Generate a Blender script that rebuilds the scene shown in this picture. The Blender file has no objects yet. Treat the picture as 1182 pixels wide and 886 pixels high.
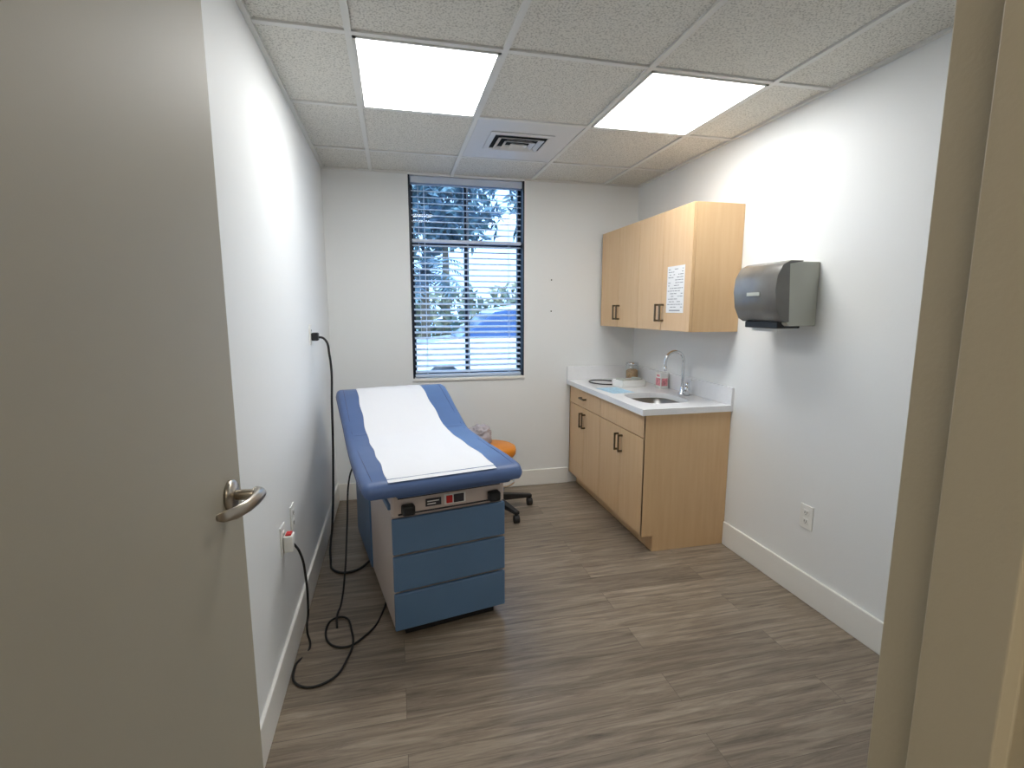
import bpy, bmesh, math, random
from mathutils import Vector, Matrix, noise
random.seed(7)
sc=bpy.context.scene
try:
    sc.view_settings.view_transform='Standard'
    sc.view_settings.look='None'
except Exception: pass

# ---------------------------------------------------------------- materials
def lin(c):
    r=[]
    for v in c:
        v=v/255.0
        r.append(v/12.92 if v<=0.04045 else ((v+0.055)/1.055)**2.4)
    return (r[0],r[1],r[2],1.0)
def mat(name,rgb,rough=0.5,metal=0.0,bump=0.0,bscale=200.0,var=0.0,vscale=6.0,coat=0.0,spec=None):
    m=bpy.data.materials.new(name); m.use_nodes=True
    nt=m.node_tree; b=nt.nodes['Principled BSDF']
    c=lin(rgb)
    b.inputs['Base Color'].default_value=c
    b.inputs['Roughness'].default_value=rough
    b.inputs['Metallic'].default_value=metal
    if coat: b.inputs['Coat Weight'].default_value=coat
    if spec is not None: b.inputs['Specular IOR Level'].default_value=spec
    tc=nt.nodes.new('ShaderNodeTexCoord')
    if var>0:
        n=nt.nodes.new('ShaderNodeTexNoise'); n.inputs['Scale'].default_value=vscale; n.inputs['Detail'].default_value=4
        nt.links.new(tc.outputs['Object'],n.inputs['Vector'])
        r=nt.nodes.new('ShaderNodeValToRGB')
        r.color_ramp.elements[0].position=0.3; r.color_ramp.elements[1].position=0.7
        r.color_ramp.elements[0].color=tuple(max(0,x*(1-var)) for x in c[:3])+(1,)
        r.color_ramp.elements[1].color=tuple(min(1,x*(1+var)) for x in c[:3])+(1,)
        nt.links.new(n.outputs['Fac'],r.inputs['Fac']); nt.links.new(r.outputs['Color'],b.inputs['Base Color'])
    if bump>0:
        n2=nt.nodes.new('ShaderNodeTexNoise'); n2.inputs['Scale'].default_value=bscale; n2.inputs['Detail'].default_value=3
        nt.links.new(tc.outputs['Object'],n2.inputs['Vector'])
        bp=nt.nodes.new('ShaderNodeBump'); bp.inputs['Strength'].default_value=bump; bp.inputs['Distance'].default_value=0.002
        nt.links.new(n2.outputs['Fac'],bp.inputs['Height']); nt.links.new(bp.outputs['Normal'],b.inputs['Normal'])
    return m
def emis(name,rgb,s):
    m=bpy.data.materials.new(name); m.use_nodes=True; nt=m.node_tree; b=nt.nodes['Principled BSDF']
    b.inputs['Base Color'].default_value=(0.9,0.9,0.9,1)
    b.inputs['Emission Color'].default_value=lin(rgb); b.inputs['Emission Strength'].default_value=s
    return m

M_wall=mat('wall_paint',(236,238,238),0.6,bump=0.1,bscale=140)
M_trim=mat('trim_paint',(238,237,232),0.4)
M_door=mat('door_paint',(170,164,148),0.55,bump=0.05,bscale=300,var=0.02,vscale=2)
M_frame=mat('frame_paint',(202,193,172),0.5,bump=0.12,bscale=160)
M_tbar=mat('ceiling_grid_white',(222,222,218),0.5)
M_light=emis('light_diffuser',(254,254,252),13.8)
M_metalp=mat('vent_white_metal',(214,214,214),0.4)
M_black=mat('black_rubber',(22,22,24),0.5)
M_dark=mat('dark_void',(25,28,34),0.8)
M_chrome=mat('chrome',(225,227,230),0.12,1.0)
M_nickel=mat('brushed_nickel',(190,182,170),0.28,1.0)
M_handle=mat('bronze_nickel_pull',(120,105,85),0.35,0.9)
M_plate=mat('outlet_white',(238,238,234),0.35)
M_quartz=mat('quartz_white',(240,241,243),0.22,var=0.015,vscale=40)
M_steel=mat('sink_steel',(150,150,150),0.3,1.0)
M_blue=mat('blue_vinyl',(78,102,148),0.42,bump=0.1,bscale=350,var=0.05,vscale=8)
M_navy=mat('navy_vinyl',(50,62,104),0.38,bump=0.1,bscale=350)
M_drawer=mat('drawer_blue',(92,124,160),0.4,var=0.03,vscale=5)
M_beige=mat('table_beige_metal',(206,192,184),0.36)
M_paper=mat('exam_paper',(226,228,233),0.75,bump=0.5,bscale=18)
M_label=mat('label_dark',(45,42,50),0.4)
M_red=mat('red_plastic',(200,30,30),0.4)
M_orange=mat('orange_vinyl',(226,140,40),0.45,var=0.04)
M_smoke=mat('smoked_plastic',(112,110,106),0.22,coat=0.2,var=0.18,vscale=7)
M_greyp=mat('grey_plastic',(186,188,178),0.4)
M_wframe=mat('window_frame_dark',(24,34,48),0.4)
def slatmat():
    m=bpy.data.materials.new('blind_slat_white'); m.use_nodes=True; nt=m.node_tree; b=nt.nodes['Principled BSDF']
    b.inputs['Base Color'].default_value=lin((234,240,247)); b.inputs['Roughness'].default_value=0.45
    t=nt.nodes.new('ShaderNodeBsdfTranslucent'); t.inputs[0].default_value=(0.7,0.82,0.95,1)
    x=nt.nodes.new('ShaderNodeMixShader'); x.inputs[0].default_value=0.3
    o=nt.nodes['Material Output']
    nt.links.new(b.outputs[0],x.inputs[1]); nt.links.new(t.outputs[0],x.inputs[2]); nt.links.new(x.outputs[0],o.inputs[0])
    return m
M_slat=slatmat()
M_pink=mat('pink_card',(226,150,158),0.6,var=0.3,vscale=60)
M_cork=mat('wood_sticks',(190,150,100),0.7,var=0.3,vscale=90)
M_bluepaper=mat('blue_paper',(170,205,225),0.7,var=0.25,vscale=45)
M_bag=mat('crumpled_bag',(176,168,172),0.5,var=0.15,vscale=30)
M_asph=mat('asphalt',(176,184,194),0.9,var=0.1,vscale=3)
M_grass=mat('grass',(110,135,95),0.9,var=0.3,vscale=5)
M_carw=mat('car_white_paint',(240,242,245),0.25,coat=0.6)
M_carg=mat('car_glass_dark',(50,80,125),0.1)
M_trunk=mat('palm_trunk',(120,100,80),0.9,var=0.3,vscale=12)
def glassmat(name,tint,mixf):
    m=bpy.data.materials.new(name); m.use_nodes=True; nt=m.node_tree; nt.nodes.clear()
    o=nt.nodes.new('ShaderNodeOutputMaterial'); t=nt.nodes.new('ShaderNodeBsdfTransparent'); t.inputs[0].default_value=tint
    g=nt.nodes.new('ShaderNodeBsdfGlossy'); g.inputs['Roughness'].default_value=0.03
    x=nt.nodes.new('ShaderNodeMixShader'); x.inputs[0].default_value=mixf
    nt.links.new(t.outputs[0],x.inputs[1]); nt.links.new(g.outputs[0],x.inputs[2]); nt.links.new(x.outputs[0],o.inputs[0])
    return m
M_glass=glassmat('window_glass',(0.74,0.87,1.0,1),0.05)
M_jar=glassmat('jar_glass',(0.93,0.95,0.95,1),0.15)

def leafmat(name,c1,c2):
    m=bpy.data.materials.new(name); m.use_nodes=True; nt=m.node_tree; b=nt.nodes['Principled BSDF']
    tc=nt.nodes.new('ShaderNodeTexCoord'); n=nt.nodes.new('ShaderNodeTexNoise'); n.inputs['Scale'].default_value=1.6; n.inputs['Detail'].default_value=5
    nt.links.new(tc.outputs['Object'],n.inputs['Vector'])
    r=nt.nodes.new('ShaderNodeValToRGB'); r.color_ramp.elements[0].position=0.35; r.color_ramp.elements[1].position=0.65
    r.color_ramp.elements[0].color=lin(c1); r.color_ramp.elements[1].color=lin(c2)
    nt.links.new(n.outputs['Fac'],r.inputs['Fac']); nt.links.new(r.outputs['Color'],b.inputs['Base Color'])
    b.inputs['Roughness'].default_value=0.6
    return m
M_leaf=leafmat('foliage_leaves',(40,62,84),(104,128,130))
M_leaf2=leafmat('hedge_leaves',(60,92,84),(150,140,105))

def maple():
    m=bpy.data.materials.new('maple_laminate'); m.use_nodes=True; nt=m.node_tree; b=nt.nodes['Principled BSDF']
    tc=nt.nodes.new('ShaderNodeTexCoord'); mp=nt.nodes.new('ShaderNodeMapping'); mp.inputs['Scale'].default_value=(14,14,0.9)
    nt.links.new(tc.outputs['Object'],mp.inputs['Vector'])
    n=nt.nodes.new('ShaderNodeTexNoise'); n.inputs['Scale'].default_value=3.0; n.inputs['Detail'].default_value=7; n.inputs['Roughness'].default_value=0.6
    nt.links.new(mp.outputs['Vector'],n.inputs['Vector'])
    r=nt.nodes.new('ShaderNodeValToRGB'); r.color_ramp.elements[0].position=0.25; r.color_ramp.elements[1].position=0.75
    r.color_ramp.elements[0].color=lin((220,182,136)); r.color_ramp.elements[1].color=lin((228,194,150))
    nt.links.new(n.outputs['Fac'],r.inputs['Fac']); nt.links.new(r.outputs['Color'],b.inputs['Base Color'])
    b.inputs['Roughness'].default_value=0.42
    return m
M_maple=maple()

def floormat():
    m=bpy.data.materials.new('vinyl_plank_floor'); m.use_nodes=True; nt=m.node_tree; b=nt.nodes['Principled BSDF']
    tc=nt.nodes.new('ShaderNodeTexCoord')
    br=nt.nodes.new('ShaderNodeTexBrick'); br.offset=0.37; br.inputs['Scale'].default_value=1.0
    br.inputs['Brick Width'].default_value=1.6; br.inputs['Row Height'].default_value=0.15
    br.inputs['Mortar Size'].default_value=0.0009; br.inputs['Mortar Smooth'].default_value=0.2
    br.inputs['Color1'].default_value=(0,0,0,1); br.inputs['Color2'].default_value=(1,1,1,1); br.inputs['Mortar'].default_value=(0.5,0.5,0.5,1)
    nt.links.new(tc.outputs['Object'],br.inputs['Vector'])
    sep=nt.nodes.new('ShaderNodeSeparateColor'); nt.links.new(br.outputs['Color'],sep.inputs['Color'])
    mul=nt.nodes.new('ShaderNodeMath'); mul.operation='MULTIPLY'; mul.inputs[1].default_value=13.0
    nt.links.new(sep.outputs[0],mul.inputs[0])
    cmb=nt.nodes.new('ShaderNodeCombineXYZ'); nt.links.new(mul.outputs[0],cmb.inputs[0]); nt.links.new(mul.outputs[0],cmb.inputs[2])
    add=nt.nodes.new('ShaderNodeVectorMath'); add.operation='ADD'
    nt.links.new(tc.outputs['Object'],add.inputs[0]); nt.links.new(cmb.outputs[0],add.inputs[1])
    mp=nt.nodes.new('ShaderNodeMapping'); mp.inputs['Scale'].default_value=(1.0,15,1)
    nt.links.new(add.outputs[0],mp.inputs['Vector'])
    n=nt.nodes.new('ShaderNodeTexNoise'); n.inputs['Scale'].default_value=2.6; n.inputs['Detail'].default_value=9; n.inputs['Roughness'].default_value=0.72; n.inputs['Distortion'].default_value=0.7
    nt.links.new(mp.outputs['Vector'],n.inputs['Vector'])
    r=nt.nodes.new('ShaderNodeValToRGB'); e=r.color_ramp.elements
    e[0].position=0.28; e[0].color=lin((88,76,65)); e[1].position=0.74; e[1].color=lin((176,162,144))
    k=r.color_ramp.elements.new(0.5); k.color=lin((138,124,108))
    nt.links.new(n.outputs['Fac'],r.inputs['Fac'])
    mr=nt.nodes.new('ShaderNodeMapRange'); mr.inputs['To Min'].default_value=0.76; mr.inputs['To Max'].default_value=1.06
    nt.links.new(sep.outputs[0],mr.inputs['Value'])
    mx=nt.nodes.new('ShaderNodeMix'); mx.data_type='RGBA'; mx.blend_type='MULTIPLY'; mx.inputs['Factor'].default_value=1.0
    nt.links.new(r.outputs['Color'],mx.inputs['A']); nt.links.new(mr.outputs['Result'],mx.inputs['B'])
    mx2=nt.nodes.new('ShaderNodeMix'); mx2.data_type='RGBA'; mx2.blend_type='MIX'
    nt.links.new(br.outputs['Fac'],mx2.inputs['Factor']); nt.links.new(mx.outputs['Result'],mx2.inputs['A']); mx2.inputs['B'].default_value=lin((90,80,70))
    nt.links.new(mx2.outputs['Result'],b.inputs['Base Color'])
    b.inputs['Roughness'].default_value=0.36
    bp=nt.nodes.new('ShaderNodeBump'); bp.inputs['Strength'].default_value=0.15; bp.inputs['Distance'].default_value=0.002
    nt.links.new(n.outputs['Fac'],bp.inputs['Height']); nt.links.new(bp.outputs['Normal'],b.inputs['Normal'])
    return m
M_floor=floormat()

def tilemat():
    m=bpy.data.materials.new('acoustic_tile'); m.use_nodes=True; nt=m.node_tree; b=nt.nodes['Principled BSDF']
    tc=nt.nodes.new('ShaderNodeTexCoord'); n=nt.nodes.new('ShaderNodeTexNoise'); n.inputs['Scale'].default_value=150; n.inputs['Detail'].default_value=3
    nt.links.new(tc.outputs['Object'],n.inputs['Vector'])
    r=nt.nodes.new('ShaderNodeValToRGB'); r.color_ramp.elements[0].position=0.36; r.color_ramp.elements[1].position=0.5
    r.color_ramp.elements[0].color=lin((182,180,172)); r.color_ramp.elements[1].color=lin((224,222,214))
    nt.links.new(n.outputs['Fac'],r.inputs['Fac']); nt.links.new(r.outputs['Color'],b.inputs['Base Color']); b.inputs['Roughness'].default_value=0.9
    bp=nt.nodes.new('ShaderNodeBump'); bp.inputs['Strength'].default_value=0.3; bp.inputs['Distance'].default_value=0.002
    nt.links.new(n.outputs['Fac'],bp.inputs['Height']); nt.links.new(bp.outputs['Normal'],b.inputs['Normal'])
    return m
M_tile=tilemat()

M_sheet=mat('white_paper',(240,240,240),0.7)
M_ink=mat('printed_ink',(130,130,136),0.7)

# ---------------------------------------------------------------- geometry helpers
def link(o,parent=None):
    bpy.context.collection.objects.link(o)
    if parent is not None: o.parent=parent
    return o
def empty(name,loc=(0,0,0),rz=0.0):
    e=bpy.data.objects.new(name,None); e.location=loc; e.rotation_euler=(0,0,rz); e.empty_display_size=0.1
    return link(e)
def mesh(name,verts,faces,m,parent=None,smooth=False,bevel=0,seg=2,sub=0):
    me=bpy.data.meshes.new(name); me.from_pydata([tuple(v) for v in verts],[],faces); me.update()
    bm=bmesh.new(); bm.from_mesh(me); bmesh.ops.recalc_face_normals(bm,faces=bm.faces); bm.to_mesh(me); bm.free()
    mats=m if isinstance(m,(list,tuple)) else [m]
    for x in mats: me.materials.append(x)
    if smooth:
        for p in me.polygons: p.use_smooth=True
    o=bpy.data.objects.new(name,me); link(o,parent)
    if bevel>0:
        b=o.modifiers.new('bevel','BEVEL'); b.width=bevel; b.segments=seg; b.limit_method='ANGLE'; b.angle_limit=math.radians(35)
    if sub:
        s=o.modifiers.new('sub','SUBSURF'); s.levels=sub; s.render_levels=sub
    return o
CF=[(0,3,2,1),(4,5,6,7),(0,1,5,4),(1,2,6,5),(2,3,7,6),(3,0,4,7)]
def cverts(lo,hi):
    x0,y0,z0=lo;x1,y1,z1=hi
    return [(x0,y0,z0),(x1,y0,z0),(x1,y1,z0),(x0,y1,z0),(x0,y0,z1),(x1,y0,z1),(x1,y1,z1),(x0,y1,z1)]
def boxes(name,lst,m,parent=None,bevel=0,seg=2):
    V=[];F=[]
    for lo,hi in lst:
        o=len(V); V+=cverts(lo,hi); F+=[tuple(i+o for i in f) for f in CF]
    return mesh(name,V,F,m,parent,bevel=bevel,seg=seg)
def box(name,lo,hi,m,parent=None,bevel=0,seg=2):
    return boxes(name,[(lo,hi)],m,parent,bevel,seg)
def lathe(name,prof,m,parent=None,center=(0,0,0),axis='z',n=32,smooth=True,bevel=0):
    V=[];F=[]
    for (r,h) in prof:
        for i in range(n):
            a=2*math.pi*i/n
            p=(r*math.cos(a),r*math.sin(a),h)
            if axis=='x': p=(p[2],p[0],p[1])
            if axis=='y': p=(p[0],p[2],p[1])
            V.append((p[0]+center[0],p[1]+center[1],p[2]+center[2]))
    k=len(prof)
    for j in range(k-1):
        for i in range(n):
            i2=(i+1)%n
            F.append((j*n+i,j*n+i2,(j+1)*n+i2,(j+1)*n+i))
    if prof[0][0]>0: F.append(tuple(range(n)))
    if prof[-1][0]>0: F.append(tuple((k-1)*n+i for i in range(n)))
    o=mesh(name,V,F,m,parent,smooth=False)
    if smooth:
        for p in o.data.polygons:
            if len(p.vertices)==4: p.use_smooth=True
    return o
def tube(name,pts,r,m,parent=None,cyclic=False,res=4,kind='NURBS'):
    cu=bpy.data.curves.new(name,'CURVE'); cu.dimensions='3D'; cu.bevel_depth=r; cu.bevel_resolution=res; cu.use_fill_caps=True
    if kind=='POLY':
        s=cu.splines.new('POLY'); s.points.add(len(pts)-1)
        for i,p in enumerate(pts): s.points[i].co=(p[0],p[1],p[2],1)
    else:
        s=cu.splines.new('BEZIER'); s.bezier_points.add(len(pts)-1)
        for i,p in enumerate(pts):
            b=s.bezier_points[i]; b.co=p; b.handle_left_type='AUTO'; b.handle_right_type='AUTO'
        s.resolution_u=10
    s.use_cyclic_u=cyclic
    cu.materials.append(m)
    o=bpy.data.objects.new(name,cu); return link(o,parent)
def extr_profile(name,prof,y0,y1,m,parent=None,bevel=0,seg=2,smooth=False,plane='xz'):
    n=len(prof)
    V=[(p[0],y0,p[1]) for p in prof]+[(p[0],y1,p[1]) for p in prof]
    if plane=='yz': V=[(y0,p[0],p[1]) for p in prof]+[(y1,p[0],p[1]) for p in prof]
    F=[tuple(range(n)),tuple(range(2*n-1,n-1,-1))]
    for i in range(n):
        j=(i+1)%n; F.append((i,j,n+j,n+i))
    o=mesh(name,V,F,m,parent,bevel=bevel,seg=seg)
    if smooth:
        for p in o.data.polygons:
            if len(p.vertices)==4: p.use_smooth=True
    return o

XL,XR,YB,YF,ZC=-0.461,1.975,3.905,0.35,2.445
# ---------------------------------------------------------------- room shell
box('floor',(XL-0.12,0.20,-0.1),(XR+0.12,YB+0.15,0),M_floor)
box('floor.001',(-2.6,-2.0,-0.1),(2.6,0.20,0),M_floor)
box('ceiling',(XL-0.12,0.20,ZC),(XR+0.12,YB+0.15,ZC+0.1),M_tile)
box('ceiling.001',(-2.6,-2.0,ZC),(2.6,0.20,ZC+0.1),M_tile)
box('wall_left',(XL-0.12,0.20,0),(XL,YB+0.15,ZC),M_wall)
box('wall_right',(XR,0.20,0),(XR+0.12,YB+0.15,ZC),M_wall)
WX0,WX1,WZ0,WZ1=0.135,1.015,0.925,2.43
boxes('wall_back',[((XL,YB,0),(WX0,YB+0.15,ZC)),((WX1,YB,0),(XR,YB+0.15,ZC)),((WX0,YB,0),(WX1,YB+0.15,WZ0)),((WX0,YB,WZ1),(WX1,YB+0.15,ZC))],M_wall)
boxes('wall_front',[((0.50,0.22,0),(XR,0.34,ZC)),((XL,0.22,2.18),(0.50,0.34,ZC)),((XR+0.12,0.20-0.0,0),(2.6,0.34,ZC)),((-2.6,0.20,0),(XL-0.12,0.34,ZC))],M_wall)
boxes('wall_corridor',[((-2.6,-2.1,0),(2.6,-2.0,ZC)),((-2.7,-2.1,0),(-2.6,0.34,ZC)),((2.6,-2.1,0),(2.7,0.34,ZC))],M_wall)
bt=0.014; bh=0.148
def bboard(name,lo,hi): box(name,lo,hi,M_trim,bevel=0.004)
bboard('baseboard_left',(XL,0.36,0),(XL+bt,YB,bh))
bboard('baseboard_right',(XR-bt,0.36,0),(XR,2.595,bh))
bboard('baseboard_back',(XL+bt,YB-bt,0),(1.40,YB,bh*0.9))
bboard('baseboard_front',(0.52,0.34,0),(XR-bt,0.34+bt,bh))
# ceiling grid
ys=[3.43,2.74,2.05,1.36,0.67]; xs=[-0.125,0.455,1.07,1.665]
g=[((x-0.012,0.36,ZC-0.009),(x+0.012,YB,ZC)) for x in xs]
g+=[((XL,y-0.012,ZC-0.0085),(XR,y+0.012,ZC)) for y in ys]
g+=[((XL,0.36,ZC-0.012),(XL+0.02,YB,ZC)),((XR-0.02,0.36,ZC-0.012),(XR,YB,ZC)),((XL,YB-0.02,ZC-0.012),(WX0,YB,ZC)),((WX1,YB-0.02,ZC-0.012),(XR,YB,ZC))]
boxes('trim_1',g,M_tbar)
# ceiling lights
for i,(a,b) in enumerate(((xs[0],xs[1]),(xs[2],xs[3]))):
    e=empty('ceiling_light_panel',((a+b)/2,2.395,ZC))
    w=(b-a)/2-0.013; q=0.331
    box('diffuser',(-w+0.012,-q+0.012,-0.010),(w-0.012,q-0.012,-0.004),M_light,e)
    boxes('bezel',[((-w,-q,-0.012),(-w+0.012,q,0)),((w-0.012,-q,-0.012),(w,q,0)),((-w,q-0.012,-0.012),(w,q,0)),((-w,-q,-0.012),(w,-q+0.012,0))],M_tbar,e)
e=empty('ceiling_light_panel',(-0.2,-0.75,ZC)); box('diffuser',(-0.6,-0.3,-0.006),(0.6,0.3,-0.002),emis('corridor_fill',(255,240,214),7.5),e)  # unseen corridor panel, added and strengthened to brighten the door frame
boxes('bezel',[((-0.62,-0.32,-0.009),(-0.6,0.32,0)),((0.6,-0.32,-0.009),(0.62,0.32,0))],M_tbar,e)
# vent
e=empty('ceiling_air_vent',(0.7625,3.085,ZC))
box('panel',(-0.293,-0.332,-0.006),(0.293,0.332,0),M_metalp,e)
vc=(-0.01,-0.02)
box('opening_shade',(vc[0]-0.16,vc[1]-0.125,-0.008),(vc[0]+0.16,vc[1]+0.125,-0.006),M_dark,e)  # flat dark sheet, paints the shade inside the vent opening
def frame_ring(hx,hy,w,z0,z1):
    V=[];F=[]
    for (a,b,z) in ((hx,hy,z0),(hx-w,hy-w,z1)):
        for sx,sy in ((-1,-1),(1,-1),(1,1),(-1,1)): V.append((vc[0]+sx*a,vc[1]+sy*b,z))
    for (a,b,z) in ((hx,hy,z0-0.003),(hx-w,hy-w,z1-0.003)):
        for sx,sy in ((-1,-1),(1,-1),(1,1),(-1,1)): V.append((vc[0]+sx*a,vc[1]+sy*b,z))
    for i in range(4):
        j=(i+1)%4
        F+= [(i,j,4+j,4+i),(8+i,12+i,12+j,8+j),(i,8+i,8+j,j),(4+i,4+j,12+j,12+i)]
    return V,F
V=[];F=[]
for hx,hy,w,z0,z1 in ((0.185,0.15,0.03,-0.008,-0.012),(0.135,0.105,0.024,-0.024,-0.012),(0.092,0.065,0.022,-0.028,-0.014),(0.05,0.03,0.02,-0.03,-0.018)):
    v,f=frame_ring(hx,hy,w,z0,z1); o=len(V); V+=v; F+=[tuple(i+o for i in q) for q in f]
mesh('louvres',V,F,M_metalp,e)

# ---------------------------------------------------------------- window
e=empty('window_1',(0,0,0))
fy0,fy1=YB+0.085,YB+0.13
fw=0.035
boxes('frame',[((WX0,fy0,WZ0),(WX0+fw,fy1,WZ1)),((WX1-fw,fy0,WZ0),(WX1,fy1,WZ1)),((WX0,fy0,WZ0),(WX1,fy1,WZ0+fw)),((WX0,fy0,WZ1-fw),(WX1,fy1,WZ1)),
   ((0.555,fy0,WZ0),(0.59,fy1,WZ1)),((WX0,fy0,1.935),(WX1,fy1,1.985))],M_wframe,e,bevel=0.003)
box('glass',(WX0+0.01,fy0+0.02,WZ0+0.01),(WX1-0.01,fy0+0.024,WZ1-0.01),M_glass,e)
boxes('reveal_trim',[((WX0,YB+0.001,WZ0),(WX0+0.012,fy0,WZ1)),((WX1-0.012,YB+0.001,WZ0),(WX1,fy0,WZ1))],M_wframe,e)
box('sill',(WX0-0.005,YB-0.012,WZ0-0.02),(WX1+0.005,fy0,WZ0+0.004),M_trim,e,bevel=0.003)
e=empty('window_blind',(0,0,0))
V=[];F=[]
def slat(z,tilt,w=0.046):
    xa,xb=WX0+0.022,WX1-0.022; yc=YB+0.042
    n=4; o=len(V)
    for t in (0,0.0025):
        for i in range(n+1):
            s=(i/n-0.5)*w; crown=0.004*(1-(2*i/n-1)**2)
            y=yc+s*math.cos(tilt); zz=z+s*math.sin(tilt)+crown+t
            V.append((xa,y,zz)); V.append((xb,y,zz))
    k=2*(n+1)
    for i in range(n):
        a=o+2*i
        F.append((a,a+1,a+3,a+2)); F.append((k+a,k+a+2,k+a+3,k+a+1))
    F.append((o,o+1,o+k+1,o+k)); F.append((o+2*n,o+2*n+1,o+k+2*n+1,o+k+2*n))
z=WZ0+0.05
while z<2.37:
    if abs(z-1.965)>0.025: slat(z,math.radians(15))
    z+=0.0435
mesh('slats',V,F,M_slat,e)
boxes('rails',[((WX0+0.016,YB+0.012,2.378),(WX1-0.016,YB+0.07,2.425)),((WX0+0.02,YB+0.02,1.955),(WX1-0.02,YB+0.065,1.978)),((WX0+0.02,YB+0.02,WZ0+0.012),(WX1-0.02,YB+0.065,WZ0+0.03))],M_slat,e,bevel=0.003)
for x in (0.25,0.575,0.90):
    for yy in (YB+0.016,YB+0.068):
        box('ladder_cord',(x-0.0012,yy-0.0008,WZ0+0.02),(x+0.0012,yy+0.0008,2.38),M_slat,e)
tube('lift_cord',[(WX0+0.07,YB+0.01,2.38),(WX0+0.07,YB+0.008,1.7),(WX0+0.072,YB+0.008,1.25)],0.0015,M_slat,e)

# ---------------------------------------------------------------- exterior
box('ground_outside',(-15,YB+0.16,-0.25),(18,13.2,-0.15),M_asph)
box('lawn_outside',(-15,13.2,-0.25),(18,30,-0.15),M_grass)
GZ=-0.149
def leaves(name,blobs,count,size,m=None):
    V=[];F=[]
    for (c,r) in blobs:
        for _ in range(count):
            d=Vector((random.gauss(0,1),random.gauss(0,1),random.gauss(0,1))).normalized()*(random.uniform(0.55,1.0))
            p=Vector((c[0]+d.x*r[0],c[1]+d.y*r[1],c[2]+d.z*r[2]))
            if p.z<0.2: continue
            u=Vector((random.gauss(0,1),random.gauss(0,1),random.gauss(0,1))).normalized(); w=u.orthogonal().normalized()
            s=size*random.uniform(0.6,1.4); o=len(V)
            V+=[p-u*s,p+w*s*0.4,p+u*s,p-w*s*0.4]; F.append((o,o+1,o+2,o+3))
    return mesh(name,V,F,m or M_leaf)
bl=[((x,17.2+random.uniform(-.2,.2),1.2),(1.4,0.8,1.2)) for x in (-4,-2,0,2,4,6,8)]
hd=leaves('garden_hedge',bl,420,0.2,M_leaf2)
for x in (-4,-2,0,2,4,6,8): lathe('stem',[(0.06,GZ),(0.04,0.9)],M_trunk,hd,center=(x,17.2,0),n=8)
def tree(cx,cy,h,r):
    e=leaves('garden_tree',[((cx+random.uniform(-1,1),cy+random.uniform(-.6,.6),h+random.uniform(-.8,.8)),(r,r*0.8,r*0.8)) for _ in range(5)],280,0.28)
    lathe('trunk',[(0.2,GZ),(0.15,h*0.5),(0.08,h)],M_trunk,e,center=(cx,cy,0),n=10)
tree(-2.8,21.5,5.4,1.9); tree(2.2,21.5,5.6,2.0); tree(7.6,21.5,5.3,1.9)
def palm(cx,cy,h):
    e=lathe('palm_tree',[(0.17,GZ),(0.12,h*0.5),(0.11,h)],M_trunk,None,center=(cx,cy,0),n=12)
    V=[];F=[]
    for k in range(18):
        az=2*math.pi*k/18+random.uniform(-.2,.2); el=random.uniform(-0.1,1.0); L=random.uniform(1.2,1.6)
        prev=Vector((cx,cy,h)); d=Vector((math.cos(az)*math.cos(el),math.sin(az)*math.cos(el),math.sin(el)))
        side=Vector((-math.sin(az),math.cos(az),0))
        for j in range(14):
            nx=prev+d*L/14; d=(d+Vector((0,0,-0.11))).normalized()
            ll=0.42*math.sin(math.pi*(j+1.5)/16)
            for sgn in (-1,1):
                o=len(V); V+=[prev,nx,nx+side*sgn*ll+d*0.12-Vector((0,0,0.15*ll))]; F.append((o,o+1,o+2))
            prev=nx
    mesh('fronds',V,F,M_leaf,e)
palm(0.9,14.6,2.5)
def car(cx,cy,m,scale=1.0):
    e=empty('parked_car',(cx,cy,-0.15))
    s=scale
    lower=[(-2.25,0.35),(-2.3,0.75),(-2.1,0.95),(-1.15,1.05),(2.0,1.08),(2.25,0.95),(2.3,0.4),(1.9,0.28),(-1.9,0.28)]
    upper=[(-1.2,1.03),(-0.55,1.5),(0.1,1.6),(1.3,1.57),(1.95,1.06)]
    extr_profile('body',[(a*s,b*s) for a,b in lower],-0.9,0.9,m,e,bevel=0.08,seg=3)
    extr_profile('cabin_glass',[(a*s,b*s) for a,b in upper],-0.74,0.74,M_carg,e,bevel=0.05)
    extr_profile('roof',[(a*s,b*s) for a,b in ((-0.6,1.47),(-0.5,1.55),(0.1,1.64),(1.3,1.61),(1.5,1.5))],-0.7,0.7,m,e,bevel=0.04)
    for x in (-0.05,0.9): box('pillar',(x*s,-0.765,1.03*s),(x*s+0.07,-0.735,1.58*s),m,e)
    for x in (-1.45,1.45):
        for y in (-0.82,0.82):
            lathe('tyre',[(0.20,-0.11),(0.33,-0.11),(0.34,0),(0.33,0.11),(0.20,0.11)],M_black,e,center=(x*s,y,0.34),axis='y',n=24)
            lathe('wheel_hub',[(0.05,-0.12),(0.2,-0.1),(0.2,0.1),(0.05,0.12)],M_nickel,e,center=(x*s,y,0.34),axis='y',n=24)
car(2.35,9.6,M_carw,1.05)

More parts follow.
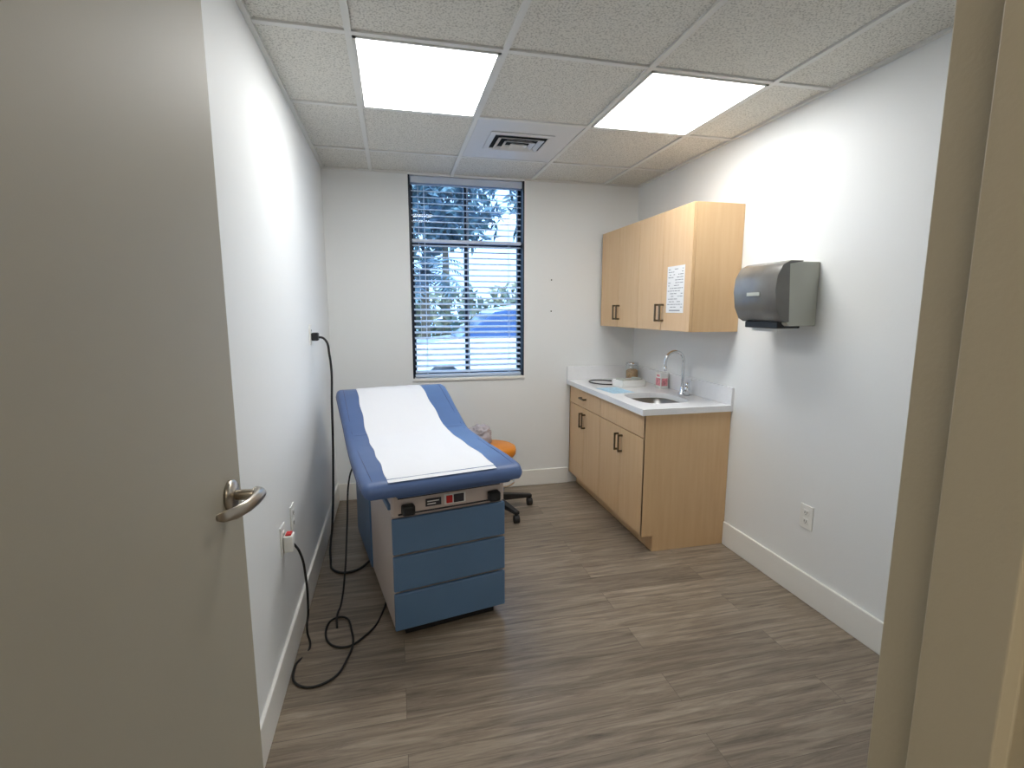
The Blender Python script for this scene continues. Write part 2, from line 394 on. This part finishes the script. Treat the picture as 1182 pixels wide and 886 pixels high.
# ---------------------------------------------------------------- door frame + door
e=empty('trim_2',(0,0,0))
prof=[(0.45,0.352),(0.45,0.305),(0.434,0.305),(0.434,0.245),(0.45,0.245),(0.45,0.198),(0.51,0.198),(0.51,0.21),(0.50,0.22),(0.50,0.34),(0.51,0.34),(0.51,0.352)]
def jamb(pf,z0,z1,nm):
    n=len(pf); V=[(p[0],p[1],z0) for p in pf]+[(p[0],p[1],z1) for p in pf]
    F=[tuple(range(n)),tuple(range(n,2*n))]+[(i,(i+1)%n,n+(i+1)%n,n+i) for i in range(n)]
    return mesh(nm,V,F,M_frame,e,bevel=0.0015)
jamb(prof,0,2.19,'jamb_right')
boxes('jamb_left',[((-0.50,0.198,0),(-0.461,0.352,2.19))],M_frame,e)
boxes('head',[((-0.50,0.198,2.14),(0.51,0.352,2.19))],M_frame,e)
a=math.radians(-2.6)
d=empty('door_1',(-0.412,0.362,0),a)
box('slab',(-0.045,0,0.012),(0,0.914,2.13),M_door,d,bevel=0.0015)
for zz in (0.25,1.05,1.85):
    lathe('hinge_knuckle',[(0.007,0),(0.007,0.11)],M_nickel,d,center=(0.004,-0.006,zz),n=12)
hy,hz=0.842,1.036
e=d
lathe('rose',[(0.036,0.0),(0.036,0.006),(0.031,0.011),(0.014,0.013)],M_nickel,e,center=(0,hy,hz),axis='x')
lathe('spindle',[(0.012,0.0),(0.012,0.05),(0.010,0.056)],M_nickel,e,center=(0,hy,hz),axis='x')
pts=[(0.052,hy+0.016,0.011,0.012),(0.062,hy+0.0,0.014,0.016),(0.066,hy-0.03,0.009,0.0155),(0.062,hy-0.07,0.008,0.0145),(0.050,hy-0.108,0.007,0.014),(0.032,hy-0.128,0.006,0.012),(0.022,hy-0.133,0.003,0.007)]
V=[];F=[];n=16
for (x,y,rx,rz) in pts:
    for i in range(n):
        t=2*math.pi*i/n; V.append((x+rx*math.cos(t),y+0.4*rx*math.cos(t),hz+rz*math.sin(t)))
for j in range(len(pts)-1):
    for i in range(n): F.append((j*n+i,j*n+(i+1)%n,(j+1)*n+(i+1)%n,(j+1)*n+i))
F.append(tuple(range(n))); F.append(tuple((len(pts)-1)*n+i for i in range(n)))
mesh('lever',V,F,M_nickel,e,smooth=True)
box('latch_plate',(-0.035,0.9135,hz-0.028),(-0.010,0.9155,hz+0.028),M_nickel,e)

# ---------------------------------------------------------------- cabinets
def pull(parent,x,y,z0,z1,horizontal=False):
    if horizontal:
        boxes('pull',[((x-0.03,y-0.05,z0-0.006),(x-0.02,y+0.05,z0+0.006)),((x-0.03,y-0.05,z0-0.006),(x,y-0.04,z0+0.006)),((x-0.03,y+0.04,z0-0.006),(x,y+0.05,z0+0.006))],M_handle,parent,bevel=0.002)
    else:
        boxes('pull',[((x-0.032,y-0.006,z0),(x-0.022,y+0.006,z1)),((x-0.032,y-0.006,z0),(x,y+0.006,z0+0.012)),((x-0.032,y-0.006,z1-0.012),(x,y+0.006,z1))],M_handle,parent,bevel=0.002)
XC=XR-0.002
uy0,uy1,uz0,uz1,ux=2.59,3.86,1.325,2.05,1.65
e=empty('wall_cabinet',(0,0,0))
boxes('carcass',[((ux+0.02,uy0,uz0),(XC,uy1,uz1))],M_maple,e,bevel=0.001)
dn=4; dw=(uy1-uy0)/dn
for i in range(dn):
    box('door_panel',(ux,uy0+i*dw+(0.0 if i==0 else 0.0018),uz0+0.001),(ux+0.018,uy0+(i+1)*dw-0.0018,uz1-0.001),M_maple,e,bevel=0.0012)
box('seam_shadow',(ux+0.0175,uy0+0.01,uz0+0.01),(ux+0.0205,uy1-0.01,uz1-0.01),M_dark,e)
for s in (1,3):
    yy=uy0+s*dw
    for k in (-0.028,0.028): pull(e,ux,yy+k,uz0+0.055,uz0+0.165)
o=empty('posted_notice',(0,0,0))
box('sheet',(ux-0.0016,2.655,1.435),(ux-0.0004,2.845,1.712),M_sheet,o)
L=[]
for r_ in range(15):
    z=1.695-0.016*r_
    y=2.668
    while y<2.82:
        w_=random.uniform(0.012,0.04)
        y2=min(y+w_,2.832)
        if random.random()<0.7: L.append(((ux-0.0019,y,z-0.0035),(ux-0.0015,y2,z)))
        y=y2+0.006
L.append(((ux-0.0019,2.69,1.446),(ux-0.0015,2.81,1.452)))
boxes('printed_lines',L,M_ink,o)

ax0=1.41; by0,by1=2.60,3.90; bz=0.846
e=empty('base_cabinet',(0,0,0))
side=[(ax0+0.07,0),(XC,0),(XC,bz),(ax0,bz),(ax0,0.1),(ax0+0.07,0.1)]
extr_profile('end_panel',side,by0,by0+0.018,M_maple,e)
extr_profile('end_panel',side,by1-0.018,by1,M_maple,e)
boxes('carcass',[((ax0+0.02,by0+0.018,0.1),(XC,by1-0.018,0.118)),((XC-0.01,by0+0.018,0.1),(XC,by1-0.018,bz)),((ax0+0.07,by0+0.018,0),(ax0+0.085,by1-0.018,0.1))],M_maple,e)
box('front_gap_shade',(ax0+0.0185,by0+0.018,0.1),(ax0+0.024,by1-0.018,bz),M_dark,e)  # dark sheet that paints shade into the gaps between the fronts
ym=3.26
for (y0,y1,hor) in ((by0,ym,False),(ym,by1,True)):
    y0+=0.002; y1-=0.002; yc=(y0+y1)/2
    box('drawer_front',(ax0,y0,0.705),(ax0+0.018,y1,bz-0.012),M_maple,e,bevel=0.0012)
    box('door_panel',(ax0,y0,0.103),(ax0+0.018,yc-0.0018,0.700),M_maple,e,bevel=0.0012)
    box('door_panel',(ax0,yc+0.0018,0.103),(ax0+0.018,y1,0.700),M_maple,e,bevel=0.0012)
    for k in (-0.028,0.028): pull(e,ax0,yc+k,0.545,0.66)
    if hor: pull(e,ax0,yc,0.775,0,True)
def ring(cx,cy,hx,hy,p,n=40):
    out=[]
    for i in range(n):
        t=2*math.pi*i/n; c,s=math.cos(t),math.sin(t)
        out.append((cx+hx*math.copysign(abs(c)**(2/p),c),cy+hy*math.copysign(abs(s)**(2/p),s)))
    return out
cx,cy=1.655,2.94; cx0,cx1,cy0,cy1=1.38,XR,2.585,YB
zt,zb=0.884,0.848
n=40; inner=ring(cx,cy,0.170,0.20,3.5,n)
outer=[]
for (x,y) in inner:
    dx,dy=x-cx,y-cy
    tx=((cx1-cx)/dx if dx>1e-6 else ((cx0-cx)/dx if dx<-1e-6 else 1e9)); ty=((cy1-cy)/dy if dy>1e-6 else ((cy0-cy)/dy if dy<-1e-6 else 1e9))
    t=min(tx,ty); outer.append([cx+dx*t,cy+dy*t])
for c in ((cx0,cy0),(cx1,cy0),(cx1,cy1),(cx0,cy1)):
    k=min(range(n),key=lambda i:(outer[i][0]-c[0])**2+(outer[i][1]-c[1])**2); outer[k]=list(c)
V=[(x,y,zt) for x,y in inner]+[(x,y,zt) for x,y in outer]+[(x,y,zb) for x,y in inner]+[(x,y,zb) for x,y in outer]
F=[]
for i in range(n):
    j=(i+1)%n
    F+=[(i,j,n+j,n+i),(2*n+i,3*n+i,3*n+j,2*n+j),(i,2*n+i,2*n+j,j),(n+i,n+j,3*n+j,3*n+i)]
e=empty('countertop',(0,0,0))
mesh('slab',V,F,M_quartz,e)
boxes('backsplash',[((XR-0.016,cy0,zt),(XR,YB,0.992)),((cx0,YB-0.016,zt),(XR-0.016,YB,0.992))],M_quartz,e,bevel=0.002)
e=empty('sink_basin',(0,0,0))
lv=[(0.178,0.208,0.846),(0.165,0.195,0.846),(0.160,0.19,0.76),(0.140,0.170,0.715),(0.02,0.02,0.705)]
V=[];F=[]
for hx,hy_,z in lv: V+=[(x,y,z) for x,y in ring(cx,cy,hx,hy_,3.5,n)]
for j in range(len(lv)-1):
    for i in range(n): F.append((j*n+i,j*n+(i+1)%n,(j+1)*n+(i+1)%n,(j+1)*n+i))
F.append(tuple((len(lv)-1)*n+i for i in range(n)))
mesh('bowl',V,F,M_steel,e,smooth=True)
lathe('drain',[(0.04,0.0),(0.035,0.004),(0.012,0.002)],M_chrome,e,center=(cx,cy,0.706))
e=empty('sink_faucet',(1.90,3.02,zt))
lathe('base_flange',[(0.028,0),(0.028,0.006),(0.020,0.012),(0.016,0.05),(0.014,0.055)],M_chrome,e)
P=[(0,0,0.05),(0,0,0.20)]
for k in range(0,10):
    t=math.pi*k/9; P.append((-0.068+0.068*math.cos(t),-0.0,0.225+0.068*math.sin(t)))
P.append((-0.137,0,0.19))
tube('gooseneck',P,0.0105,M_chrome,e)
lathe('aerator',[(0.013,0),(0.013,0.03)],M_chrome,e,center=(-0.137,0,0.165),n=20)
lathe('valve_body',[(0.020,0),(0.020,0.05),(0.016,0.062)],M_chrome,e,center=(0.0,-0.055,0.0))
tube('handle',[(0,-0.055,0.06),(0,-0.06,0.085),(0.0,-0.10,0.11)],0.006,M_chrome,e)
box('bridge',(-0.012,-0.06,0.0),(0.012,0.005,0.022),M_chrome,e,bevel=0.004)
lathe('lever_cap',[(0.013,0),(0.016,0.01),(0.013,0.03)],M_chrome,e,center=(0.0,-0.055,0.058))

# counter things
e=empty('glass_jar',(1.885,3.74,zt))
lathe('jar_body',[(0.050,0),(0.052,0.01),(0.052,0.115),(0.046,0.125)],M_jar,e)
lathe('contents',[(0.046,0.004),(0.047,0.08),(0.03,0.092)],M_cork,e)
lathe('lid',[(0.05,0.125),(0.05,0.145),(0.02,0.15)],M_chrome,e)
e=empty('pink_tissue_box',(1.915,3.31,zt))
box('carton',(-0.035,-0.04,0),(0.025,0.04,0.115),M_plate,e,bevel=0.003)
boxes('print',[((-0.0362,-0.032,0.02),(-0.0352,0.032,0.075)),((-0.03,-0.0412,0.02),(0.018,-0.0402,0.075)),((-0.0362,-0.02,0.085),(-0.0352,0.02,0.1))],M_pink,e)
e=empty('glove_tray',(1.72,3.46,zt),0.15)
boxes('tray',[((-0.10,-0.07,0),(0.10,0.07,0.006)),((-0.10,-0.07,0),(-0.094,0.07,0.05)),((0.094,-0.07,0),(0.10,0.07,0.05)),((-0.10,0.064,0),(0.10,0.07,0.05)),((-0.10,-0.07,0),(0.10,-0.064,0.05))],M_plate,e,bevel=0.002)
boxes('packets',[((-0.085,-0.05,0.006),(-0.02,0.05,0.058)),((-0.01,-0.05,0.006),(0.05,0.05,0.045)),((0.055,-0.05,0.006),(0.088,0.05,0.06))],M_greyp,e,bevel=0.004)
e=empty('instruction_sheet',(1.53,3.28,zt),0.1)
box('sheet_a',(-0.09,-0.12,0),(0.08,0.13,0.0015),M_bluepaper,e)
e=empty('stethoscope',(1.57,3.68,zt+0.006))
tube('tubing',[(0.10,-0.14,0),(0.02,-0.16,0),(-0.06,-0.08,0),(-0.07,0.02,0),(-0.02,0.09,0.0),(0.06,0.08,0.0),(0.12,0.02,0.0)],0.005,M_black,e)
tube('ear_tube',[(0.12,0.02,0),(0.16,0.06,0.004),(0.20,0.06,0.004)],0.003,M_chrome,e)
tube('ear_tube',[(0.12,0.02,0),(0.16,0.0,0.004),(0.20,0.01,0.004)],0.003,M_chrome,e)
lathe('chest_piece',[(0.02,0),(0.022,0.004),(0.012,0.012)],M_chrome,e,center=(0.11,-0.14,-0.006),n=20)

# ---------------------------------------------------------------- towel dispenser
e=empty('paper_towel_dispenser',(XR,2.03,1.375))
W=0.29
hp=[(0,0.0),(0,0.302),(-0.165,0.302),(-0.185,0.285),(-0.165,0.01),(-0.15,0.0)]
extr_profile('housing',hp,0,W,M_greyp,e,bevel=0.006,seg=3)
cp=[(-0.10,0.306),(-0.17,0.306),(-0.21,0.285),(-0.237,0.235),(-0.243,0.17),(-0.232,0.09),(-0.205,0.035),(-0.175,0.018),(-0.155,0.02),(-0.172,0.29),(-0.10,0.302)]
extr_profile('smoked_cover',cp,-0.004,W+0.004,M_smoke,e,bevel=0.012,seg=4,smooth=True)
box('label_plate',(-0.2445,0.10,0.145),(-0.2385,0.19,0.162),M_greyp,e)
box('nozzle',(-0.19,0.03,-0.012),(-0.06,W-0.03,0.02),M_black,e,bevel=0.005)
box('paper_tab',(-0.16,0.06,-0.03),(-0.155,0.24,0.0),M_plate,e)

# ---------------------------------------------------------------- outlets
def outlet(name,x,y,z,sgn,w=0.07,h=0.115):
    e=empty(name,(x,y,z))
    a,b=sorted((0,sgn*0.006)); box('plate',(a,-w/2,-h/2),(b,w/2,h/2),M_plate,e,bevel=0.002)
    for k in (-0.022,0.022):
        a,b=sorted((sgn*0.005,sgn*0.008)); box('receptacle',(a,-0.016,k-0.014),(b,0.016,k+0.014),M_plate,e,bevel=0.003)
        a,b=sorted((sgn*0.0075,sgn*0.0086))
        boxes('slots',[((a,-0.008,k-0.005),(b,-0.005,k+0.006)),((a,0.005,k-0.005),(b,0.008,k+0.006)),((a,-0.002,k-0.011),(b,0.002,k-0.007))],M_dark,e)
    return e
outlet('wall_outlet',XR,1.98,0.432,-1,0.078,0.12)
outlet('wall_outlet',XL,2.25,0.555,1)
o1=outlet('wall_outlet',XL,2.05,0.545,1,0.075,0.12)
o2=outlet('wall_outlet',XL,3.03,1.315,1)
e=empty('plug_adapter',(XL+0.009,2.05,0.53))
box('body',(0,-0.025,-0.03),(0.035,0.025,0.035),M_plate,e,bevel=0.004)
box('cap',(0.006,-0.018,0.0355),(0.028,0.018,0.041),M_red,e,bevel=0.002)
for z in (1.69,1.443):
    o=lathe('wall_screw',[(0.0055,0),(0.005,-0.003),(0.002,-0.004)],M_dark,None,center=(1.24,YB,z),axis='y',n=12)

# ---------------------------------------------------------------- exam table
T=empty('exam_table',(0.22,2.15,0),math.radians(11.3))
hw=0.26
box('plinth',(-0.21,0.03,0),(0.22,1.10,0.055),M_black,T,bevel=0.004)
box('drawer_body',(-hw,0.012,0.05),(hw,0.60,0.575),M_beige,T,bevel=0.004)
box('rear_body',(-hw-0.008,0.60,0.05),(hw+0.008,1.15,0.60),M_drawer,T,bevel=0.008)
box('upper_body',(-hw,-0.0,0.575),(hw,1.12,0.672),M_beige,T,bevel=0.006)
box('side_rail',(-hw-0.012,0.02,0.60),(hw+0.012,1.14,0.625),M_drawer,T,bevel=0.004)
for i,(z0,z1) in enumerate(((0.05,0.222),(0.234,0.393),(0.405,0.566))):
    box('drawer_front',(-hw-0.002,-0.012,z0),(hw+0.002,0.006,z1),M_drawer,T,bevel=0.005,seg=3)
box('control_panel',(-hw+0.004,-0.012,0.576),(hw-0.004,0.0,0.672),M_beige,T,bevel=0.004)
boxes('panel_recess',[((-0.235,-0.016,0.655),(0.235,-0.011,0.664)),((-0.235,-0.016,0.583),(0.235,-0.011,0.590))],M_label,T,bevel=0.001)
boxes('nameplate',[((-0.115,-0.016,0.605),(-0.045,-0.011,0.638))],M_label,T)
boxes('nameplate_print',[((-0.108,-0.0165,0.625),(-0.055,-0.0158,0.63)),((-0.108,-0.0165,0.613),(-0.07,-0.0158,0.618))],M_plate,T)
box('switch_plate',(-0.03,-0.015,0.600),(0.068,-0.011,0.646),M_plate,T,bevel=0.001)
box('rocker_switch',(-0.022,-0.020,0.606),(0.006,-0.013,0.64),M_red,T,bevel=0.002)
box('socket',(0.012,-0.018,0.604),(0.06,-0.013,0.642),M_label,T,bevel=0.002)
for x in (-0.195,0.20):
    box('stirrup_knob',(x-0.028,-0.05,0.588),(x+0.028,-0.01,0.633),M_black,T,bevel=0.010,seg=3)
box('extension_pad',(-0.255,-0.085,0.682),(0.265,0.5,0.718),M_blue,T,bevel=0.014,seg=4)
box('extension_trim',(-0.258,-0.03,0.670),(0.262,0.5,0.682),M_nickel,T)
stn=[(-0.170,0.750,0.322,0.022),(-0.160,0.776,0.335,0.050),(-0.13,0.790,0.342,0.066),(0.0,0.797,0.342,0.076),(0.30,0.793,0.338,0.078),(0.55,0.797,0.334,0.080),
     (0.62,0.812,0.334,0.082),(0.80,0.870,0.336,0.085),(1.00,0.934,0.342,0.085),(1.10,0.962,0.344,0.08),(1.14,0.966,0.340,0.065),(1.155,0.955,0.33,0.04)]
V=[];F=[]
def offs(s): return -0.055+0.035*max(0,min(1,(s-0.1)/1.0))
def section(hwid,th):
    r=min(0.028,th/2*0.95); pts=[]
    for (sx,sz,a0) in ((1,1,0),(-1,1,90),(-1,-1,180),(1,-1,270)):
        for k in range(5):
            t=math.radians(a0+22.5*k); pts.append((sx*(hwid-r)+r*math.cos(t), -th/2+sz*(th/2-r)+r*math.sin(t)))
    return pts
for (s,zt_,hwid,th) in stn:
    for (x,z) in section(hwid,th): V.append((x+offs(s),s,zt_+z))
m_=20
for j in range(len(stn)-1):
    for i in range(m_): F.append((j*m_+i,j*m_+(i+1)%m_,(j+1)*m_+(i+1)%m_,(j+1)*m_+i))
F.append(tuple(range(m_))); F.append(tuple((len(stn)-1)*m_+i for i in range(m_)))
pad=mesh('upholstered_top',V,F,M_blue,T,smooth=True)
for sx in (-1,1):
    tube('seam',[(offs(s)+sx*(0.30),s,z_-0.0005) for (s,z_,h,t) in stn[2:-1]],0.0014,M_navy,T)
    tube('piping',[(offs(s)+sx*(h+0.0),s,z_-0.035) for (s,z_,h,t) in stn[2:-1]],0.0025,M_navy,T)
tube('seam',[(-0.33,0.585,0.803),(-0.035,0.585,0.8035),(0.26,0.585,0.803)],0.002,M_navy,T)
boxes('back_support',[((-0.22,0.62,0.672),(-0.18,1.1,0.74)),((0.14,0.62,0.672),(0.18,1.1,0.74))],M_navy,T)
extr_profile('rear_apron',[(0.60,0.672),(1.12,0.672),(1.13,0.88),(0.62,0.735)],-0.28,0.25,M_navy,T,bevel=0.006,plane='yz')
V=[];F=[]
def topz(s):
    for k in range(len(stn)-1):
        a_,b_=stn[k],stn[k+1]
        if a_[0]<=s<=b_[0]:
            t=(s-a_[0])/(b_[0]-a_[0]); return a_[1]+(b_[1]-a_[1])*t
    return stn[-1][1]
path=[(-0.157,0.7835)]+[(s,topz(s)+0.0012) for s in [-0.145,-0.12,-0.09,-0.06,-0.02]+[0.02+0.025*i for i in range(45)]]+[(1.15,0.966),(1.165,0.952)]
nw=24
for j,(s,z) in enumerate(path):
    f=(s+0.17)/1.33
    xl=-0.285+0.06*f; xr=0.175
    for i in range(nw+1):
        u=i/nw
        edge=min(1,min(u,1-u)*7)*max(0,min(1,(s+0.14)*6))
        wr=0.0035*edge*abs(noise.noise(Vector((u*5,s*7,0.3))))*2
        V.append((-0.015+xl+(xr-xl)*u+0.003*math.sin(s*26),s,z+wr+0.0008))
for j in range(len(path)-1):
    for i in range(nw):
        a_=j*(nw+1)+i; F.append((a_,a_+1,a_+nw+2,a_+nw+1))
o=mesh('exam_paper',V,F,M_paper,T,smooth=True)
lathe('paper_roll',[(0.012,-0.24),(0.05,-0.24),(0.05,0.24),(0.012,0.24)],M_paper,T,center=(-0.02,1.20,0.86),axis='x')
boxes('roll_bracket',[((-0.28,1.12,0.84),(-0.265,1.22,0.88)),((0.225,1.12,0.84),(0.24,1.22,0.88))],M_beige,T)

# ---------------------------------------------------------------- stool
e=empty('rolling_stool',(0.66,3.46,0))
zs=0.03
lathe('seat',[(0.02,0.385+zs),(0.165,0.385+zs),(0.175,0.40+zs),(0.178,0.425+zs),(0.17,0.448+zs),(0.15,0.458+zs),(0.0,0.462+zs)],M_orange,e)
lathe('seat_plate',[(0.09,0.365+zs),(0.14,0.385+zs)],M_black,e)
lathe('gas_column',[(0.026,0.08),(0.026,0.24),(0.016,0.24),(0.016,0.40)],M_chrome,e)
tube('foot_ring',[(0.16*math.cos(t*math.pi/4),0.16*math.sin(t*math.pi/4),0.22) for t in range(8)],0.008,M_chrome,e,cyclic=True)
for k in range(3):
    t=2*math.pi*k/3; tube('ring_spoke',[(0.02*math.cos(t),0.02*math.sin(t),0.21),(0.16*math.cos(t),0.16*math.sin(t),0.22)],0.005,M_chrome,e,kind='POLY')
for k in range(5):
    t=math.radians(-72+72*k+6)
    c,s=math.cos(t),math.sin(t)
    V=[];
    for (r,w,z0,z1) in ((0.02,0.03,0.07,0.125),(0.31,0.018,0.062,0.085)):
        for q in (-1,1):
            for z in (z0,z1): V.append((r*c-q*w*s,r*s+q*w*c,z))
    mesh('base_leg',V,[(0,1,3,2),(4,6,7,5),(0,4,5,1),(2,3,7,6),(1,5,7,3),(0,2,6,4)],M_black,e,bevel=0.006)
    lathe('caster',[(0.010,-0.02),(0.026,-0.02),(0.028,-0.015),(0.028,0.015),(0.026,0.02),(0.010,0.02)],M_black,e,center=(0.295*c,0.295*s,0.0281),axis='x',n=18)
    lathe('caster_stem',[(0.012,0.03),(0.012,0.075)],M_black,e,center=(0.295*c,0.295*s,0),n=12)
bm=bmesh.new(); bmesh.ops.create_icosphere(bm,subdivisions=5,radius=1)
for v in bm.verts:
    p0=v.co.copy()
    nn=0.30*noise.noise(p0*1.7)-0.28*abs(noise.noise(p0*2.6+Vector((3,1,2))))+0.06*noise.noise(p0*7)
    v.co=Vector((p0.x*0.10,p0.y*0.10,p0.z*0.085))*(1.05+nn)
    if v.co.z<-0.058: v.co.z=-0.058
for f in bm.faces: f.smooth=True
me=bpy.data.meshes.new('plastic_bag'); bm.to_mesh(me); bm.free(); me.materials.append(M_bag)
o=bpy.data.objects.new('plastic_bag',me); o.location=(0.575,3.49,0.551); link(o)  # crumpled plastic bag lying on the stool seat

# ---------------------------------------------------------------- cords
e=empty('power_cord',(0,0,0))
tube('cable',[(XL+0.03,3.03,1.30),(XL+0.075,3.02,1.29),(XL+0.10,3.01,1.20),(XL+0.10,3.00,0.9),(XL+0.085,3.02,0.5),(XL+0.07,2.98,0.2),(XL+0.06,2.9,0.03),(XL+0.1,2.78,0.0075),(XL+0.2,2.76,0.0075),(XL+0.30,2.86,0.02)],0.0065,M_black,e)
box('plug',(XL+0.0085,3.005,1.28),(XL+0.045,3.055,1.325),M_black,e,bevel=0.006)
e=empty('power_cord',(0,0,0))
tube('cable',[(XL+0.04,2.05,0.525),(XL+0.06,2.05,0.49),(XL+0.075,2.07,0.36),(XL+0.07,2.10,0.2),(XL+0.05,2.16,0.06),(-0.40,2.14,0.006),(-0.44,2.02,0.006),(-0.40,1.90,0.006),(-0.30,1.90,0.006),(-0.235,2.02,0.006),(-0.23,2.2,0.006),(-0.30,2.33,0.006),(-0.345,2.22,0.006),(-0.26,2.10,0.006),(-0.17,2.16,0.006),(-0.09,2.36,0.006),(-0.075,2.42,0.03)],0.0048,M_black,e)
e=empty('power_cord',(0,0,0))
tube('cable',[(-0.245,2.95,0.58),(-0.27,2.85,0.52),(-0.28,2.7,0.3),(-0.29,2.55,0.08),(-0.30,2.45,0.006),(-0.31,2.35,0.006),(-0.30,2.25,0.006)],0.0048,M_black,e)

# ---------------------------------------------------------------- world
w=bpy.data.worlds.new('sky'); sc.world=w; w.use_nodes=True
bg=w.node_tree.nodes['Background']; bg.inputs[0].default_value=(0.62,0.8,1.0,1); bg.inputs[1].default_value=3.4
sun=bpy.data.lights.new('sun','SUN'); sun.energy=4.5; sun.angle=0.05; so=bpy.data.objects.new('sun',sun); so.rotation_euler=(math.radians(35),0,math.radians(-25)); so.location=(0,8,10); link(so)

# ---------------------------------------------------------------- camera
cam=bpy.data.cameras.new('camera'); cam.sensor_width=36; cam.sensor_fit='HORIZONTAL'; cam.lens=36*579/1182; cam.clip_start=0.02
co=bpy.data.objects.new('camera',cam); link(co); co.location=(0,0,1.45)
co.rotation_euler=(math.radians(90)-math.atan(85/579),0,-math.radians(13.2))
sc.camera=co
